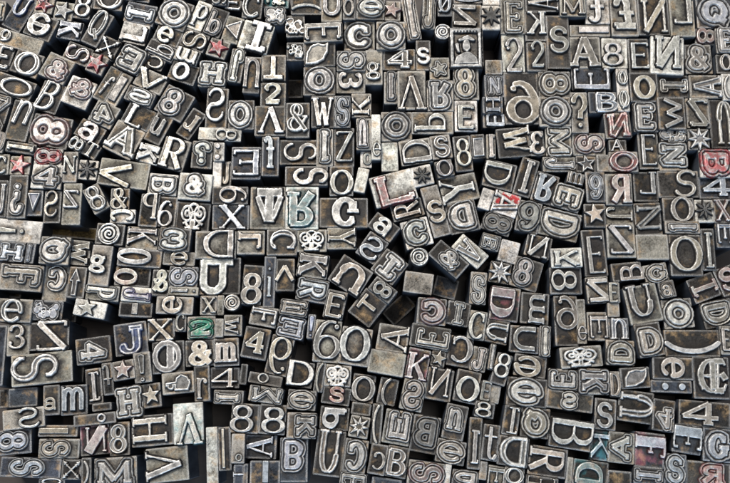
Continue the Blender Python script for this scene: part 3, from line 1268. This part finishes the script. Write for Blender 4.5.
for it in range(90):
    worst = 0
    for i in range(len(S)):
        A = S[i]
        ra = math.hypot(A.w, A.h) / 2
        for j in range(i + 1, len(S)):
            B = S[j]
            dx, dy = B.x - A.x, B.y - A.y
            if abs(dx) > 420 or abs(dy) > 420:
                continue
            if math.hypot(dx, dy) > ra + math.hypot(B.w, B.h) / 2:
                continue
            au, av = axes(A)
            bu, bv = axes(B)
            best = None
            for n in (au, av, bu, bv):
                pa = A.w / 2 * abs(au[0] * n[0] + au[1] * n[1]) + A.h / 2 * abs(av[0] * n[0] + av[1] * n[1])
                pb = B.w / 2 * abs(bu[0] * n[0] + bu[1] * n[1]) + B.h / 2 * abs(bv[0] * n[0] + bv[1] * n[1])
                dd = dx * n[0] + dy * n[1]
                pen = pa + pb - abs(dd) + .8
                if best is None or pen < best[0]:
                    best = (pen, n, 1 if dd >= 0 else -1)
            pen, n, sg = best
            if pen <= 0:
                continue
            worst = max(worst, pen)
            for T, k, (u, v) in ((A, -1, (au, av)), (B, 1, (bu, bv))):
                T.x += k * sg * n[0] * pen * .34
                T.y += k * sg * n[1] * pen * .34
                if abs(u[0] * n[0] + u[1] * n[1]) > .8:
                    T.w = max(30, T.w - pen * .1)
                    T.gx -= 0
                elif abs(v[0] * n[0] + v[1] * n[1]) > .8:
                    T.h = max(30, T.h - pen * .1)
                else:
                    T.w, T.h = max(30, T.w - pen * .06), max(30, T.h - pen * .06)
    if worst < .8:
        break


def clash(A, gap=.6):
    au, av = axes(A)
    ra = math.hypot(A.w, A.h) / 2
    for B in A.near:
        dx, dy = B.x - A.x, B.y - A.y
        if math.hypot(dx, dy) > ra + math.hypot(B.w, B.h) / 2:
            continue
        bu, bv = axes(B)
        sep = False
        for n in (au, av, bu, bv):
            pa = A.w / 2 * abs(au[0] * n[0] + au[1] * n[1]) + A.h / 2 * abs(av[0] * n[0] + av[1] * n[1])
            pb = B.w / 2 * abs(bu[0] * n[0] + bu[1] * n[1]) + B.h / 2 * abs(bv[0] * n[0] + bv[1] * n[1])
            if pa + pb + gap < abs(dx * n[0] + dy * n[1]):
                sep = True
                break
        if not sep:
            return True
    return False


# the blocks are packed close: let each fill the hairline seams beside it
for A in S:
    A.near = [B for B in S if B is not A and abs(B.x - A.x) < 420 and abs(B.y - A.y) < 420]
    A.grown = [0, 0, 0, 0]
for k in range(11):
    for A in S:
        if A.low or A.cyl:
            continue
        u, v = axes(A)
        for q, (ax, sg) in enumerate((('w', 1), ('w', -1), ('h', 1), ('h', -1))):
            if A.grown[q] >= 16:
                continue
            n = u if ax == 'w' else v
            old = (A.x, A.y, A.w, A.h, A.gx, A.gy)
            A.x += sg * n[0]
            A.y += sg * n[1]
            if ax == 'w':
                A.w += 2
                A.gx -= sg
            else:
                A.h += 2
                A.gy -= sg
            if clash(A):
                A.x, A.y, A.w, A.h, A.gx, A.gy = old
            else:
                A.grown[q] += 2
for s in S:
    if s.ch == 'blank':
        continue
    s.gw, s.gh = s.gw * 1.06, s.gh * 1.06
    # a printing face may overhang its block only a little
    for ax, lim, g in (('x', s.w, s.gw), ('y', s.h, s.gh)):
        o = s.gx if ax == 'x' else s.gy
        if g > lim * 1.0:
            k = lim * 1.0
            if ax == 'x':
                s.gw = k
            else:
                s.gh = k
            g = k
        mx = max(0, (lim - g) / 2 + .01 * lim)
        o = max(-mx, min(mx, o))
        if ax == 'x':
            s.gx = o
        else:
            s.gy = o


def on_plane(u, v, z):
    c, t = math.cos(TILT), math.sin(TILT)
    rx, ry, rz = (u - 365.0) / FOC, -(v - 241.5) / FOC, -1.0
    d = Vector((rx, ry * c - rz * t, ry * t + rz * c))
    k = (z - cam.location.z) / d.z
    return cam.location + d * k


# ---------------------------------------------------------------- words for names and labels
ORN = {'star5': 'five-pointed star', 'star8': 'eight-pointed star', 'sun': 'sunburst', 'xarrow': 'crossed arrows', 'floret': 'leafy flourish',
       'portrait': 'framed portrait', 'coil': 'coil', 'tri': 'triangle', 'arrow': 'arrow', 'leaf': 'leaf', 'clover': 'scrollwork',
       'bar': 'bar', 'blank': 'blank'}
PUNC = {'&': 'ampersand', '?': 'question mark', '!': 'exclamation mark', '%': 'per cent', '(': 'curved bracket', ')': 'arc', ',': 'comma',
        ':': 'colon', ';': 'semicolon', '£': 'pound sign'}
TONE = {'k': 'dark', 'g': 'grey', 'b': 'beige', 'w': 'pale', 'n': 'bluish'}
INKW = {'red': 'red inked', 'pink': 'pink tinged', 'pinkstain': 'pink stained', 'blue': 'blue inked', 'teal': 'teal stained', 'green': 'green inked',
        'purple': 'purple inked', 'brass': 'brass', 'rose': 'red stained', 'splat': 'red splashed', 'dim': 'dull black'}


def kind_of(s):
    c = s.ch
    if c == 'blank':
        return 'spacer_block', 'spacing block', 'blank spacer'
    if c in ORN:
        return 'ornament_type', 'type ornament', ORN[c]
    if c in PUNC:
        return 'punctuation_type', 'type block', PUNC[c]
    if c.isdigit():
        return 'numeral_type', 'type block', 'numeral ' + c
    if c in ('halfO', 'Eblk', 'Ubar', 'Tgus'):
        return 'capital_letter_type', 'type block', {'halfO': 'half filled O', 'Eblk': 'blackletter E', 'Ubar': 'U with barred top', 'Tgus': 'T with sloping sides'}[c]
    if c.isupper():
        return 'capital_letter_type', 'type block', 'capital ' + c
    return 'small_letter_type', 'type block', 'small ' + c


def tone_word(s):
    if s.ink in INKW:
        return INKW[s.ink]
    return TONE[s.tone]


def short(s):
    return tone_word(s) + ' ' + kind_of(s)[2].replace('capital ', '').replace('numeral ', '').replace('five-pointed ', '')


def full(s):
    w = [tone_word(s)]
    if s.ch == 'blank':
        w.append('low' if s.low else 'bare')
    elif s.ch not in ORN:
        t = (s.a + 90 * s.r) % 360
        if s.m:
            w.append('reversed')
        if s.style == 'd':
            w.append('double-lined')
        elif s.style == 'o':
            w.append('outlined')
        if s.ch not in 'OoX8':
            w.append('upside-down' if 135 <= t < 225 else ('sideways' if 45 <= t < 135 or 225 <= t < 315 else 'upright'))
    return ' '.join(w + [kind_of(s)[2]])


def neighbours(s):
    out = []
    for o in S:
        if o is s or not (0 < o.x / 5.96 < 730 and 0 < o.y / 5.96 < 483):
            continue
        dx, dy = o.x - s.x, o.y - s.y
        dist = math.hypot(dx, dy)
        if dist > 330:
            continue
        if abs(dy) > abs(dx):
            rel = 'above' if dy > 0 else 'below'
        else:
            rel = 'left of' if dx > 0 else 'right of'
        out.append((dist, rel, o))
    out.sort(key=lambda q: q[0])
    return out


def art(t):
    first = t.split()[0]
    return ('an ' if first[0] in 'aeiou' or first in ('8', 'F', 'E', 'A', 'M', 'N', 'S', 'R', 'L', 'H', 'O', 'X') else 'a ') + t


cand = []
for s in S:
    f = full(s)
    nb = neighbours(s)
    c = []
    for k in range(min(5, len(nb))):
        c.append('%s, %s %s' % (f, nb[k][1], art(short(nb[k][2]))))
    d = []
    for a in range(min(6, len(nb))):
        for b in range(a + 1, min(6, len(nb))):
            if nb[a][1] != nb[b][1]:
                d.append('%s, %s %s and %s %s' % (f, nb[a][1], art(short(nb[a][2])), nb[b][1], art(short(nb[b][2]))))
    cand.append([x for x in c + d if 4 <= len(x.split()) <= 16] or [f + ' type block'])
seen = {}
for c in cand:
    for x in set(c):
        seen[x] = seen.get(x, 0) + 1
taken = set()
for s, c in zip(S, cand):
    s.label = next((x for x in c if seen[x] == 1 and x not in taken), None) or next((x for x in c if x not in taken), c[0])
    taken.add(s.label)

# ---------------------------------------------------------------- build
BODY = {'k': (.024, .0215, .019), 'g': (.047, .042, .036), 'b': (.175, .158, .130), 'w': (.46, .43, .38), 'n': (.036, .040, .048)}
FACE = [(.58, .55, .50), (.56, .50, .42), (.50, .43, .335), (.38, .35, .31), (.66, .62, .55)]
U0 = PX / 5.96


def link(name, me, parent=None):
    o = bpy.data.objects.new(name, me)
    scene.collection.objects.link(o)
    if parent:
        o.parent = parent
    return o


for i, s in enumerate(S):
    name, cat, word = kind_of(s)
    top = TOP + (rng.normal() * .00085 if not s.low else -.0125 + rng.normal() * .001)
    top += {'w': .0004, 'b': .0002, 'g': 0, 'k': -.0004, 'n': -.0005}[s.tone]
    u, v = s.x / 5.96, s.y / 5.96
    P = on_plane(u, v, top)
    ex = (on_plane(u + 1, v, top) - P).length / PX
    ey = (on_plane(u, v + 1, top) - P).length / PX
    a = math.radians(s.a)
    kw = math.hypot(ex * math.cos(a), ey * math.sin(a))
    kh = math.hypot(ex * math.sin(a), ey * math.cos(a))
    w, h = s.w * kw * U0, s.h * kh * U0
    jit = rng.uniform(.86, 1.14)
    bc = [min(.95, c * jit * rng.uniform(.98, 1.02)) for c in BODY[s.tone]]
    fj = rng.uniform(.82, 1.12)
    fc = FACE[4] if s.tone == 'w' else FACE[int(rng.integers(0, 5))]
    if s.tone == 'n':
        fc = (.50, .52, .55)
    fc = [min(.95, c * fj * rng.uniform(.97, 1.03)) for c in fc]
    if s.ink == 'brass':
        bc = [.12, .085, .035]
    bink = s.ink if s.ink in ('pinkstain', 'teal', 'splat') else None
    grime = None
    if s.ch != 'blank' and not s.cyl:
        gw, gh = s.gw * kw, s.gh * kh
        W, H = (gh, gw) if s.r % 2 else (gw, gh)
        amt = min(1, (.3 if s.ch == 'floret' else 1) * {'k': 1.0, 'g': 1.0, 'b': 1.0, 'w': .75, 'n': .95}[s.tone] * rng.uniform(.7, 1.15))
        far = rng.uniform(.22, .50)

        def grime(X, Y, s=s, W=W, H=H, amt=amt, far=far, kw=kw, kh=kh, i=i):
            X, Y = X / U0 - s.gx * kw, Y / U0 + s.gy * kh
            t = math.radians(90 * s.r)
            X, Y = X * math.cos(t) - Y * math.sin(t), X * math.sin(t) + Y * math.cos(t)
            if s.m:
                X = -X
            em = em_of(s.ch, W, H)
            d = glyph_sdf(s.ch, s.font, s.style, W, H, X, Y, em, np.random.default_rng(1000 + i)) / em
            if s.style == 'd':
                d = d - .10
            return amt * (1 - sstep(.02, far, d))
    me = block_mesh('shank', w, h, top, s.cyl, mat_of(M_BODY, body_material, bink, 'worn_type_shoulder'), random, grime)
    rot = (rng.normal() * .012, rng.normal() * .012, -a)
    if s.ch == 'blank':
        root = link(name, me)
        root.color = (*bc, 1)
    else:
        root = link(name, None)
        root.empty_display_size = .005
        b = link('shank', me, root)
        b.color = (*bc, 1)
        gw, gh = s.gw * kw, s.gh * kh
        W, H = (gh, gw) if s.r % 2 else (gw, gh)
        pn = 'raised_ornament' if s.ch in ORN else 'raised_letter'
        gm = relief_mesh(pn, s.ch, s.font, s.style, W, H, U0, s.m, 1000 + i, .16 if s.ch in ('star8', 'sun') and s.style == 'f' else (.45 if s.ink == 'dim' else .7 if s.ch == 'portrait' else 1.0))
        gm.materials.append(mat_of(M_LET, letter_material, s.ink if s.ink in INK else None, 'worn_type_face'))
        gl = link(pn, gm, root)
        gl.location = (s.gx * kw * U0, -s.gy * kh * U0, top)
        gl.rotation_euler = (0, 0, -math.radians(90 * s.r))
        gl.color = (*fc, 1)
    root.location = (P.x, P.y, 0)
    root.rotation_euler = rot
    root['label'] = s.label
    root['category'] = cat
    root['group'] = 'loose letterpress type on the tray'
